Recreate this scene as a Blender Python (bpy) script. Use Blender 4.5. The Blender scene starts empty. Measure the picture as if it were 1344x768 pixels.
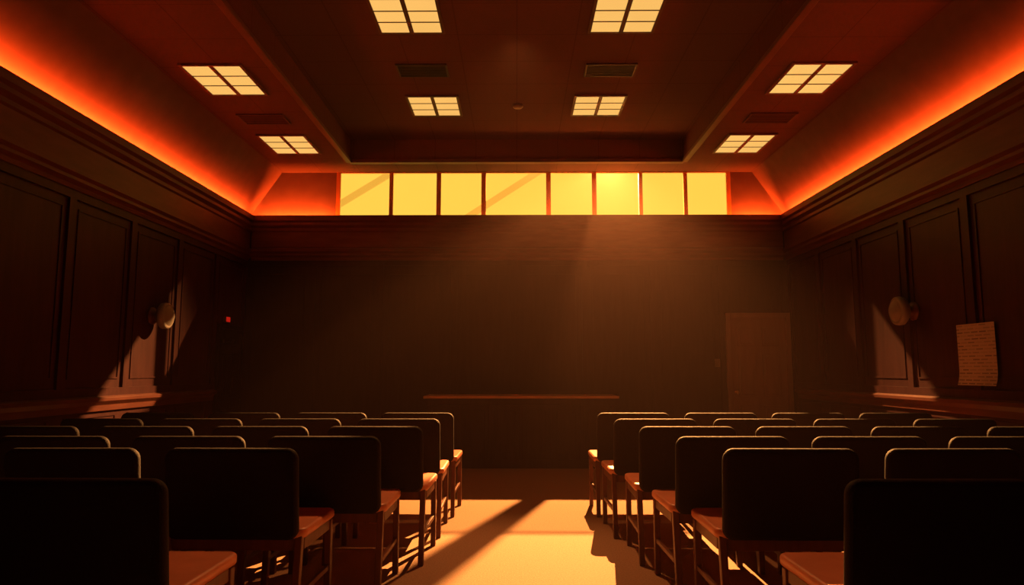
import bpy, bmesh, math
from mathutils import Matrix, Vector
scene = bpy.context.scene
scene.view_settings.view_transform = 'Standard'
R = math.radians

# ------------------------------------------------------------ materials
def new_mat(name):
    m = bpy.data.materials.new(name); m.use_nodes = True
    return m, m.node_tree.nodes, m.node_tree.links

def surf(name, c1, c2, rough=0.6, scale=(3,3,3), nscale=4, bump=0.05, spec=0.3, detail=5):
    m, n, l = new_mat(name)
    b = n['Principled BSDF']
    tc = n.new('ShaderNodeTexCoord'); mp = n.new('ShaderNodeMapping')
    mp.inputs['Scale'].default_value = scale
    nz = n.new('ShaderNodeTexNoise'); nz.inputs['Scale'].default_value = nscale
    nz.inputs['Detail'].default_value = detail
    cr = n.new('ShaderNodeValToRGB')
    cr.color_ramp.elements[0].position = .3; cr.color_ramp.elements[1].position = .7
    cr.color_ramp.elements[0].color = (*c1, 1); cr.color_ramp.elements[1].color = (*c2, 1)
    bp = n.new('ShaderNodeBump'); bp.inputs['Strength'].default_value = bump; bp.inputs['Distance'].default_value = .02
    l.new(tc.outputs['Object'], mp.inputs['Vector']); l.new(mp.outputs[0], nz.inputs['Vector'])
    l.new(nz.outputs['Fac'], cr.inputs[0]); l.new(cr.outputs[0], b.inputs['Base Color'])
    l.new(nz.outputs['Fac'], bp.inputs['Height']); l.new(bp.outputs[0], b.inputs['Normal'])
    b.inputs['Roughness'].default_value = rough
    b.inputs['Specular IOR Level'].default_value = spec
    return m

M_wood  = surf('mahogany', (.034,.009,.0125), (.049,.015,.017), .5, (6,6,.7), 3, .03, .2)
M_woodb = surf('dark_panelling', (.024,.0145,.0155), (.032,.020,.020), .6, (6,6,.7), 3, .03, .18)
M_trim  = surf('cornice_wood', (.085,.028,.022), (.12,.042,.032), .45, (1,1,5), 3, .03, .22)
M_top_lit   = surf('bench_top_wood_lit', (.50,.24,.12), (.58,.30,.16), .35, (1,6,6), 3, .02, .5)  # wood lightened so the lit top edge is in its colour
M_floor = surf('carpet', (.25,.145,.09), (.34,.205,.13), .85, (1,1,1), 90, .25, .15, 3)
M_fab   = surf('charcoal_fabric', (.007,.0038,.0042), (.011,.006,.0065), .75, (1,1,1), 120, .2, .2)
M_seat  = surf('tan_vinyl_seat', (.48,.165,.09), (.57,.21,.12), .4, (1,1,1), 8, .02, .4)
M_leg   = surf('chair_wood', (.10,.033,.020), (.14,.048,.03), .4, (8,8,.8), 4, .02)
M_cove  = surf('cove_plaster', (.14,.088,.085), (.16,.103,.098), .9, (1,1,1), 6, .02, 0)
M_door  = surf('painted_door', (.24,.165,.15), (.28,.195,.175), .5, (4,4,.6), 3, .02)
M_ddoor = surf('dark_door', (.01,.006,.005), (.02,.01,.008), .5, (4,4,.6), 3, .02)
M_vent  = surf('vent_metal', (.035,.024,.024), (.05,.034,.033), .5, (1,1,1), 5, 0)
M_bell  = surf('sconce_metal', (.19,.17,.165), (.23,.21,.20), .5, (1,1,1), 5, 0)
M_brass = surf('brass', (.4,.25,.1), (.5,.32,.14), .3, (1,1,1), 5, 0)
M_plate = surf('plastic', (.2,.16,.14), (.24,.2,.17), .4, (1,1,1), 5, 0)
M_frame = surf('window_wood', (.50,.22,.07), (.60,.28,.10), .5, (6,6,1), 3, .02)
M_fixt  = surf('fixture_frame', (.09,.054,.042), (.12,.07,.052), .5, (1,1,1), 3, 0)

# ceiling tiles : real 0.6 m T-bar grid seams
def ceil_mat():
    m, n, l = new_mat('ceiling_tile')
    b = n['Principled BSDF']; b.inputs['Roughness'].default_value = .9
    b.inputs['Specular IOR Level'].default_value = .03
    tc = n.new('ShaderNodeTexCoord'); sp = n.new('ShaderNodeSeparateXYZ')
    l.new(tc.outputs['Object'], sp.inputs[0])
    def line(out):
        a = n.new('ShaderNodeMath'); a.operation='DIVIDE'; a.inputs[1].default_value=.62
        f = n.new('ShaderNodeMath'); f.operation='FRACT'
        g = n.new('ShaderNodeMath'); g.operation='LESS_THAN'; g.inputs[1].default_value=.02
        l.new(out,a.inputs[0]); l.new(a.outputs[0],f.inputs[0]); l.new(f.outputs[0],g.inputs[0]); return g.outputs[0]
    mx = n.new('ShaderNodeMath'); mx.operation='MAXIMUM'
    l.new(line(sp.outputs[0]),mx.inputs[0]); l.new(line(sp.outputs[1]),mx.inputs[1])
    nz = n.new('ShaderNodeTexNoise'); nz.inputs['Scale'].default_value=40
    l.new(tc.outputs['Object'], nz.inputs['Vector'])
    cr = n.new('ShaderNodeValToRGB')
    cr.color_ramp.elements[0].color=(.105,.070,.070,1); cr.color_ramp.elements[1].color=(.132,.090,.088,1)
    l.new(nz.outputs['Fac'], cr.inputs[0])
    mi = n.new('ShaderNodeMix'); mi.data_type='RGBA'
    l.new(mx.outputs[0], mi.inputs[0]); l.new(cr.outputs[0], mi.inputs[6]); mi.inputs[7].default_value=(.09,.06,.058,1)
    l.new(mi.outputs[2], b.inputs['Base Color'])
    return m
M_ceil = ceil_mat()

def emis(name, col, s):
    m, n, l = new_mat(name); n.remove(n['Principled BSDF'])
    e = n.new('ShaderNodeEmission'); e.inputs[0].default_value=(*col,1); e.inputs[1].default_value=s
    nz = n.new('ShaderNodeTexNoise'); nz.inputs['Scale'].default_value=1.5
    tc = n.new('ShaderNodeTexCoord'); l.new(tc.outputs['Object'], nz.inputs['Vector'])
    mr = n.new('ShaderNodeMapRange'); mr.inputs[3].default_value=s*.92; mr.inputs[4].default_value=s*1.08
    l.new(nz.outputs['Fac'], mr.inputs[0]); l.new(mr.outputs[0], e.inputs[1])
    l.new(e.outputs[0], n['Material Output'].inputs[0]); return m
M_lamp = emis('lamp_diffuser', (1,.53,.13), .98)
M_exit = emis('exit_red', (1,.02,.01), .4)
M_sky  = emis('evening_sky', (1,.50,.065), 1.3)

def pane_mat():
    m, n, l = new_mat('frosted_glass_glow'); n.remove(n['Principled BSDF'])
    e = n.new('ShaderNodeEmission'); e.inputs[0].default_value=(1,.49,.055,1); e.inputs[1].default_value=1.32  # amber window light put into the pane as emission
    t = n.new('ShaderNodeBsdfTransparent')
    mx = n.new('ShaderNodeMixShader'); mx.inputs[0].default_value=.65
    l.new(t.outputs[0], mx.inputs[1]); l.new(e.outputs[0], mx.inputs[2])
    l.new(mx.outputs[0], n['Material Output'].inputs[0]); return m
M_pane = pane_mat()

def paper_mat():
    m, n, l = new_mat('printed_paper'); b = n['Principled BSDF']; b.inputs['Roughness'].default_value=.8
    tc = n.new('ShaderNodeTexCoord')
    br = n.new('ShaderNodeTexBrick'); br.inputs['Scale'].default_value=4.5
    br.inputs['Color1'].default_value=(.13,.10,.09,1); br.inputs['Color2'].default_value=(.36,.31,.28,1)
    br.inputs['Mortar'].default_value=(.38,.33,.30,1); br.inputs['Mortar Size'].default_value=.085
    br.inputs['Brick Width'].default_value=.9; br.inputs['Row Height'].default_value=.25
    l.new(tc.outputs['UV'], br.inputs['Vector']); l.new(br.outputs['Color'], b.inputs['Base Color']); return m
M_paper = paper_mat()

# ------------------------------------------------------------ mesh helpers
class B:
    def __init__(s, name, mats):
        s.name=name; s.mats=mats; s.bm=bmesh.new()
    def box(s, x0,x1,y0,y1,z0,z1, m=0):
        v=[s.bm.verts.new(p) for p in ((x0,y0,z0),(x1,y0,z0),(x1,y1,z0),(x0,y1,z0),(x0,y0,z1),(x1,y0,z1),(x1,y1,z1),(x0,y1,z1))]
        for f in ((0,3,2,1),(4,5,6,7),(0,1,5,4),(1,2,6,5),(2,3,7,6),(3,0,4,7)):
            fc=s.bm.faces.new([v[i] for i in f]); fc.material_index=m
        return v
    def prism(s, prof, axis, a, b, m=0):
        def P(p,t): return (t,p[0],p[1]) if axis=='x' else (p[0],t,p[1])
        A=[s.bm.verts.new(P(p,a)) for p in prof]; C=[s.bm.verts.new(P(p,b)) for p in prof]
        n=len(prof)
        fs=[s.bm.faces.new(A), s.bm.faces.new(C[::-1])]
        for i in range(n): fs.append(s.bm.faces.new((A[i],C[i],C[(i+1)%n],A[(i+1)%n])))
        for f in fs: f.material_index=m
    def rslab(s, w,h,t,r,e, mtx, m=0, bend=0.0):
        def ring(ins,tt):
            pts=[]; rr=max(r-ins,.002)
            for cx,cz,a0 in ((w/2-r,h/2-r,0),(-w/2+r,h/2-r,90),(-w/2+r,-h/2+r,180),(w/2-r,-h/2+r,270)):
                for k in range(7):
                    a=R(a0+15*k); pts.append((cx+rr*math.cos(a),tt,cz+rr*math.sin(a)))
            return pts
        rings=[ring(e,-t/2),ring(e*.3,-t/2+e*.3),ring(0,-t/2+e),ring(0,t/2-e),ring(e*.3,t/2-e*.3),ring(e,t/2)]
        V=[]
        for rg in rings:
            V.append([s.bm.verts.new(mtx@Vector((p[0],p[1]+bend*(p[0]**2),p[2]))) for p in rg])
        n=len(V[0]); fs=[]
        for a,b in zip(V,V[1:]):
            for i in range(n): fs.append(s.bm.faces.new((a[i],a[(i+1)%n],b[(i+1)%n],b[i])))
        for f in fs: f.smooth=True
        fs.append(s.bm.faces.new(V[0][::-1])); fs.append(s.bm.faces.new(V[-1]))
        for f in fs: f.material_index=m
    def bar(s, p, q, wx, wy, m=0):
        p=Vector(p); q=Vector(q); v=[]
        for c in (p,q):
            for dx,dy in ((-1,-1),(1,-1),(1,1),(-1,1)):
                v.append(s.bm.verts.new(c+Vector((dx*wx/2,dy*wy/2,0))))
        for f in ((0,3,2,1),(4,5,6,7),(0,1,5,4),(1,2,6,5),(2,3,7,6),(3,0,4,7)):
            s.bm.faces.new([v[i] for i in f]).material_index=m
    def lathe(s, prof, mtx, m=0, seg=32):
        rings=[]
        for r,z in prof:
            rings.append([s.bm.verts.new(mtx@Vector((r*math.cos(2*math.pi*i/seg),r*math.sin(2*math.pi*i/seg),z))) for i in range(seg)])
        for a,b in zip(rings,rings[1:]):
            for i in range(seg):
                f=s.bm.faces.new((a[i],a[(i+1)%seg],b[(i+1)%seg],b[i])); f.smooth=True; f.material_index=m
        f=s.bm.faces.new(rings[0][::-1]); f.material_index=m
        f=s.bm.faces.new(rings[-1]); f.material_index=m
    def done(s, bevel=0, loc=(0,0,0)):
        bmesh.ops.recalc_face_normals(s.bm, faces=s.bm.faces)
        me=bpy.data.meshes.new(s.name); s.bm.to_mesh(me); s.bm.free()
        for m in s.mats: me.materials.append(m)
        o=bpy.data.objects.new(s.name, me); scene.collection.objects.link(o); o.location=loc
        if bevel:
            md=o.modifiers.new('bevel','BEVEL'); md.width=bevel; md.segments=2; md.limit_method='ANGLE'
        return o

YB=-3.0     # wall behind the camera
XW=4.2; YW=10.5; LIP=3.69; YO=10.70
TR=2.53; HS=4.45; HC=4.80

# ------------------------------------------------------------ shell
b=B('floor',[M_floor]); b.box(-4.6,4.6,YB-.2,YO,-.1,0); b.done()

b=B('ceiling',[M_ceil,M_cove])
b.box(-4.6,4.6,YB-.2,YO,HC,HC+.1)
for sx in (-1,1):
    x0,x1=sorted((sx*TR,sx*3.75)); b.box(x0,x1,YB-.2,YO,HS,HC-.002)
b.box(-TR+.001,TR-.001,10.1,YO,HS+.001,HC-.002)
for sx in (-1,1):
    b.prism([(sx*4.40,3.5),(sx*3.751,HS),(sx*3.751,HC-.002),(sx*4.6,HC-.002),(sx*4.6,3.5)],'y',YB-.2,YO,1)
b.done()
b=B('trim_1',[M_fixt])
for sx in (-1,1):
    x0,x1=sorted((sx*(TR-.03),sx*(TR+.05))); b.box(x0,x1,YB,10.08,HS-.02,HS+.03)
b.box(-TR,TR,10.05,10.15,HS-.02,HS+.03)
b.done(.008)

def side_wall(sx,name):
    b=B(name,[M_wood])
    def bx(d0,d1,y0,y1,z0,z1):
        x0,x1=sorted((sx*(XW-d0),sx*(XW-d1))); b.box(x0,x1,y0,y1,z0,z1)
    bx(-.4,0,YB-.2,YO,0,3.5)
    ys=[10.5-1.05*i for i in range(13)]
    for y in ys:
        if y>YB: bx(-.001,.026,y-.05,y+.05,1.13,2.92)
    bx(-.001,.026,YB,10.5,2.92,3.02); bx(-.001,.026,YB,10.5,1.05,1.13)
    for y in ys[1:]:
        for (z0,z1) in ((1.22,2.84),(.22,.86)):
            a=y+.11; c=y+1.05-.11; w=.018
            bx(-.001,.010,a,c,z0,z0+w); bx(-.001,.010,a,c,z1-w,z1)
            bx(-.001,.010,a,a+w,z0+w,z1-w); bx(-.001,.010,c-w,c,z0+w,z1-w)
    return b.done()
side_wall(-1,'wall_left'); side_wall(1,'wall_right')

b=B('wall_back',[M_woodb,M_cove])
b.box(-4.2,4.2,YW,YO,0,3.5)
xs=[-4.2+1.05*i for i in range(9)]
for x in xs[1:-1]: b.box(x-.045,x+.045,YW-.018,YW+.001,.14,2.92)
b.box(-4.2,4.2,YW-.018,YW+.001,2.92,3.02)
for x in xs[:-1]:
    a=x+.12;c=x+.93;w=.016
    for z0,z1 in ((1.15,2.8),):
        b.box(a,c,YW-.008,YW+.001,z0,z0+w); b.box(a,c,YW-.008,YW+.001,z1-w,z1)
        b.box(a,a+w,YW-.008,YW+.001,z0+w,z1-w); b.box(c-w,c,YW-.008,YW+.001,z0+w,z1-w)
b.box(-4.4,-2.87,10.66,YO,3.5,HS,1); b.box(3.40,4.4,10.66,YO,3.5,HS,1)
b.box(-2.87,3.40,10.60,YO,3.5,3.60,1)
b.done()
b=B('wall_front',[M_wood]); b.box(-4.6,4.6,YB-.2,YB,0,HC); b.done()

prof=[(0,3.0),(.04,3.0),(.05,3.04),(.09,3.07),(.09,3.10),(.12,3.13),(.12,3.17),(.05,3.19),(.05,3.44),(.07,3.46),(.07,3.50),
      (.11,3.54),(.11,3.58),(.14,3.61),(.14,LIP),(.09,LIP),(.09,3.52),(0,3.52)]
b=B('trim_2',[M_trim]); b.prism([(-XW+d,z) for d,z in prof],'y',YB,YW); b.done()
b=B('trim_3',[M_trim]); b.prism([(XW-d,z) for d,z in prof],'y',YB,YW); b.done()
b=B('trim_4',[M_trim]); b.prism([(YW-d,z) for d,z in prof],'x',-XW+.09,XW-.09); b.done()

for i,sx in ((5,-1),(6,1)):
    b=B('trim_%d'%i,[M_trim]); b.prism([(sx*XW,.90),(sx*(XW-.03),.90),(sx*(XW-.035),.96),(sx*(XW-.075),1.0),(sx*(XW-.075),1.035),(sx*(XW-.03),1.05),(sx*XW,1.05)],'y',YB,9.5 if sx<0 else 10.3); b.done(.004)
b=B('baseboard_left',[M_wood]); b.box(-XW,-XW+.02,YB,9.4,0,.14); b.done(.004)
b=B('baseboard_right',[M_wood]); b.box(XW-.02,XW,YB,10.3,0,.14); b.done(.004)
b=B('baseboard_back',[M_woodb]); b.box(-XW+.03,3.1,YW-.02,YW,0,.14); b.done(.004)

# ------------------------------------------------------------ clerestory windows
edges=[(-2.80,-2.02),(-1.96,-1.27),(-1.20,-.557),(-.484,.472),(.545,1.20),(1.27,1.94),(2.0,2.65),(2.71,3.33)]
bounds=[-2.865]+[(edges[i][1]+edges[i+1][0])/2 for i in range(7)]+[3.395]
for i,(a,c) in enumerate(edges):
    b=B('window_%d'%(i+1),[M_frame,M_pane])
    l,r=bounds[i],bounds[i+1]
    b.box(l+.0005,a,10.63,10.68,3.60,HS); b.box(c,r-.0005,10.63,10.68,3.60,HS)
    b.box(a,c,10.63,10.68,3.60,3.66); b.box(a,c,10.63,10.68,HS-.015,HS)
    v=[b.bm.verts.new(p) for p in ((a,10.65,3.66),(c,10.65,3.66),(c,10.65,HS-.015),(a,10.65,HS-.015))]
    b.bm.faces.new(v).material_index=1
    b.done()
def streak_bar(p,q):  # bars added outside to make dark diagonal streaks across the panes
    b=B('pane_streak_bar',[M_leg]); p=Vector(p);q=Vector(q); d=(q-p).normalized(); nrm=Vector((-d.z,0,d.x))*.05
    b.prism([((p+nrm).x,(p+nrm).z),((q+nrm).x,(q+nrm).z),((q-nrm).x,(q-nrm).z),((p-nrm).x,(p-nrm).z)],'y',11.0,11.05); b.done()
streak_bar((-1.7,0,4.78),(-3.4,0,3.72)); streak_bar((.75,0,4.82),(-1.5,0,3.35))
# bright evening sky beyond the glass (a real backdrop behind the sun)
b=B('sky',[M_sky]); v=[b.bm.verts.new(p) for p in ((-9,14,1),(9,14,1),(9,14,9),(-9,14,9))]; b.bm.faces.new(v); b.done()

# ------------------------------------------------------------ doors
def panel_door(b,w,h,mi=0):
    b.box(-w/2,w/2,-.02,.0,0,h,mi)
    for cx in (-w*.22,w*.22):
        for z0,z1 in ((.18,.78),(.92,1.55),(1.68,h-.14)):
            ww=w*.155
            b.box(cx-ww,cx+ww,-.032,-.0199,z0,z1,mi)
            b.box(cx-ww+.035,cx+ww-.035,-.044,-.0319,z0+.035,z1-.035,mi)
b=B('door_1',[M_door,M_brass])
panel_door(b,.84,2.10)
for s in (-1,1):
    x0,x1=sorted((s*.42,s*.49)); b.box(x0,x1,-.055,0,0,2.18)
b.box(-.42,.42,-.055,0,2.10,2.18)
b.lathe([(.025,0),(.025,.01),(.01,.02),(.01,.04),(.028,.05),(.03,.065),(.018,.08)],Matrix.Translation((-.36,-.02,.98))@Matrix.Rotation(R(90),4,'X'),1,20)
b.done(.004).location=(3.67,YW-.021,0)

b=B('door_2',[M_ddoor,M_brass])
panel_door(b,.72,1.90)
for s in (-1,1):
    x0,x1=sorted((s*.36,s*.42)); b.box(x0,x1,-.04,0,0,1.96)
b.box(-.36,.36,-.04,0,1.90,1.96)
o=b.done(.004,(-XW+.028,9.95,0)); o.rotation_euler=(0,0,R(90))

b=B('exit_sign',[M_leg,M_exit])
b.box(-XW+.026,-XW+.06,9.72,9.88,1.99,2.08,0); b.box(-XW+.0601,-XW+.064,9.735,9.865,2.0,2.07,1); b.done(.003)
b=B('light_switch',[M_plate]); b.box(3.01,3.09,YW-.027,YW-.018,1.36,1.48); b.box(3.04,3.06,YW-.037,YW-.026,1.40,1.44); b.done(.003)

# ------------------------------------------------------------ bench (front desk)
b=B('judges_bench',[M_woodb,M_top_lit])
b.box(-1.18,1.30,9.42,9.95,0,.92)
for k in range(7):
    x=-1.18+k*2.48/6; b.box(x-.03,x+.03,9.40,9.4201,.12,.84)
b.box(-1.21,1.33,9.40,9.4199,0,.12); b.box(-1.21,1.33,9.40,9.4199,.84,.92)
for k in range(6):
    x=-1.18+(k+.5)*2.48/6; b.box(x-.13,x+.13,9.408,9.4201,.2,.76)
b.box(-1.26,1.38,9.34,10.0,.93,.965,1)
b.box(-1.22,1.34,9.38,9.97,.9199,.9301,0)
b.done(.006)

# ------------------------------------------------------------ ceiling fittings
def ceiling_light(x0,x1,y0,y1,h):
    b=B('ceiling_light',[M_fixt,M_lamp]); z1=h; z0=h-.025
    cx=(x0+x1)/2; g=.022
    b.box(x0-.03,x0,y0-.03,y1+.03,z0,z1); b.box(x1,x1+.03,y0-.03,y1+.03,z0,z1)
    b.box(x0,x1,y0-.03,y0,z0,z1); b.box(x0,x1,y1,y1+.03,z0,z1)
    b.box(cx-g,cx+g,y0,y1,z0,z1)
    for a,c in ((x0,cx-g),(cx+g,x1)):
        b.box(a,c,y0,y1,z0+.008,z1,1)
        for k in (1,2):
            y=y0+(y1-y0)*k/3; b.box(a,c,y-.006,y+.006,z0+.002,z0+.0085,0)
    b.done()
for s in (-1,1):
    for y0,y1 in ((8.42,9.06),(6.10,6.74)):
        x0,x1=sorted((s*.77,s*1.39)); ceiling_light(x0,x1,y0,y1,HC)
    for y0,y1 in ((8.88,9.62),(6.75,7.49)):
        x0,x1=sorted((s*2.86,s*3.46)); ceiling_light(x0,x1,y0,y1,HS)
def vent(x0,x1,y0,y1,h):
    b=B('air_vent',[M_vent]); z0=h-.02
    b.box(x0,x1,y0,y0+.02,z0,h); b.box(x0,x1,y1-.02,y1,z0,h); b.box(x0,x0+.02,y0+.02,y1-.02,z0,h); b.box(x1-.02,x1,y0+.02,y1-.02,z0,h)
    b.box(x0+.02,x1-.02,y0+.02,y1-.02,h-.004,h)
    n=7
    for k in range(n):
        y=y0+.03+(y1-y0-.06)*(k+.5)/n; b.box(x0+.02,x1-.02,y-.006,y+.006,z0+.003,h-.003)
    b.done()
for s in (-1,1):
    x0,x1=sorted((s*.80,s*1.39)); vent(x0,x1,7.5,7.83,HC)
    x0,x1=sorted((s*2.88,s*3.46)); vent(x0,x1,8.12,8.45,HS)
b=B('smoke_detector',[M_plate]); b.lathe([(.07,0),(.07,-.02),(.055,-.035),(.03,-.045)],Matrix.Translation((.02,8.75,HC))); b.done()

# ------------------------------------------------------------ wall sconces
def sconce(s,y,z):
    b=B('wall_sconce',[M_leg,M_bell])
    m=Matrix.Translation((s*XW,y,z))@Matrix.Rotation(R(-90*s),4,'Y')
    b.lathe([(.10,0),(.10,.015),(.06,.03),(.04,.05),(.04,.10)],m,0)
    b.lathe([(r*.9,h) for r,h in [(.05,.09),(.13,.10),(.165,.125),(.17,.16),(.165,.185),(.14,.20),(.135,.195),(.12,.205),(.07,.235),(.02,.245)]],m,1)
    b.done()
sconce(-1,7.85,1.93); sconce(1,7.25,1.93)

# ------------------------------------------------------------ poster (slightly curled paper)
me=bpy.data.meshes.new('notice_poster'); bm=bmesh.new(); uvl=bm.loops.layers.uv.new('UV')
nx,nz_=6,12; grid=[]
for j in range(nz_+1):
    row=[]
    for i in range(nx+1):
        v=j/nz_; u=i/nx
        curl=.034+.05*max(0,.25-v)**2*16*.5+.006*math.sin(u*5)
        row.append(bm.verts.new((XW-curl,6.52-.51*u,1.17+.56*v)))
    grid.append(row)
for j in range(nz_):
    for i in range(nx):
        f=bm.faces.new((grid[j][i],grid[j][i+1],grid[j+1][i+1],grid[j+1][i])); f.smooth=True
        for lp,(a,c) in zip(f.loops,((i,j),(i+1,j),(i+1,j+1),(i,j+1))): lp[uvl].uv=(a/nx,c/nz_)
bm.to_mesh(me); bm.free(); me.materials.append(M_paper)
scene.collection.objects.link(bpy.data.objects.new('notice_poster',me))

# ------------------------------------------------------------ chairs
def chair_mesh():
    b=B('courtroom_chair',[M_leg,M_fab,M_seat])
    W=.72
    for s in (-1,1):
        b.bar((s*(W/2-.025),.49,0),(s*(W/2-.025),.485,.475),.036,.04)
        b.bar((s*(W/2-.035),-.04,0),(s*(W/2-.035),.02,.49),.036,.04)
        b.bar((s*(W/2-.07),.015,.49),(s*(W/2-.07),-.035,.86),.03,.025)
        x0,x1=sorted((s*(W/2-.035),s*(W/2-.015))); b.box(x0,x1,.04,.47,.42,.477)
        b.box(x0,x1,.0,.47,.20,.228)
    b.box(-W/2+.04,W/2-.04,.475,.50,.42,.477); b.box(-W/2+.04,W/2-.04,.005,.03,.42,.477)
    b.rslab(W,.55,.05,.05,.015,Matrix.Translation((0,.27,.502))@Matrix.Rotation(R(90),4,'X'),2)
    b.rslab(W-.06,.45,.05,.055,.018,Matrix.Translation((0,-.02,.70))@Matrix.Rotation(R(7),4,'X'),1,bend=-.12)
    return b.done(.004)
base=chair_mesh(); first=True
rows=[(2.50,-1.20,1.12),(3.46,-1.04,.98),(4.08,-.76,.89),(4.80,-.61,.81),(5.56,-.58,.74),(6.34,-.54,.70)]
pitch=.79
import random; random.seed(3)
for y,xl,xr in rows:
    for s,xe in ((-1,xl),(1,xr)):
        x=abs(xe)+.36
        while x+.36<4.08:
            if first: o=base; first=False
            else:
                o=bpy.data.objects.new('courtroom_chair',base.data); scene.collection.objects.link(o)
                md=o.modifiers.new('bevel','BEVEL'); md.width=.004; md.segments=2; md.limit_method='ANGLE'
            o.location=(s*x,y+.03,0); o.rotation_euler=(0,0,R(random.uniform(-1.2,1.2)))
            x+=pitch

# ------------------------------------------------------------ lights
def area(name,loc,rot,sx,sy,e,col):
    l=bpy.data.lights.new(name,'AREA'); l.shape='RECTANGLE'; l.size=sx; l.size_y=sy; l.energy=e; l.color=col
    o=bpy.data.objects.new(name,l); scene.collection.objects.link(o); o.location=loc; o.rotation_euler=rot
for s in (-1,1):
    area('cove_light',(s*4.20,(10.4+YB)/2,3.59),(R(180),R(s*64),0),.04,10.4-YB,2400,(1,.080,.008))
area('cove_light',((-4.1-2.9)/2,10.54,3.59),(R(180-62),0,0),1.15,.04,90,(1,.09,.008))
area('cove_light',((4.1+3.42)/2,10.54,3.59),(R(180-62),0,0),.66,.04,52,(1,.09,.008))

def spot(name,loc,aim,e,ang,blend,col=(1,.40,.10),size=.02):
    sp=bpy.data.lights.new(name,'SPOT'); sp.energy=e; sp.color=col; sp.shadow_soft_size=size
    sp.spot_size=R(ang); sp.spot_blend=blend
    so=bpy.data.objects.new(name,sp); scene.collection.objects.link(so); so.location=loc
    d=Vector(aim)-so.location; so.rotation_euler=d.to_track_quat('-Z','Y').to_euler()
spot('low_sun_spot',(1.70,12.2,5.80),(-.1,6.1,0),50000,78,.6)
spot('low_sun_spot',(1.70,12.2,5.14),(.2,3.9,0),84000,50,.6)  # second spot, added to carry the sun patch nearer down the aisle
# warm fill spot added to brighten the aisle seats; no fixture there
spot('aisle_seat_fill',(0,6.6,4.70),(0,3.9,0),480,62,.8,(1,.36,.10),.06)

# evening air : dark surroundings with a very thin haze
w=bpy.data.worlds.new('World'); scene.world=w; w.use_nodes=True; n=w.node_tree.nodes
n['Background'].inputs[0].default_value=(.2,.1,.08,1); n['Background'].inputs[1].default_value=.0
vs=n.new('ShaderNodeVolumeScatter'); vs.inputs['Color'].default_value=(1,.60,.48,1)
vs.inputs['Density'].default_value=.0012; vs.inputs['Anisotropy'].default_value=.62
w.node_tree.links.new(vs.outputs[0], n['World Output'].inputs['Volume'])

# ------------------------------------------------------------ camera
cd=bpy.data.cameras.new('Camera'); co=bpy.data.objects.new('Camera',cd); scene.collection.objects.link(co)
cd.sensor_width=36; cd.lens=36*900/1344; cd.clip_start=.05
co.location=(0,0,1.30); co.rotation_euler=(R(90+6.53),0,R(.38))
scene.camera=co
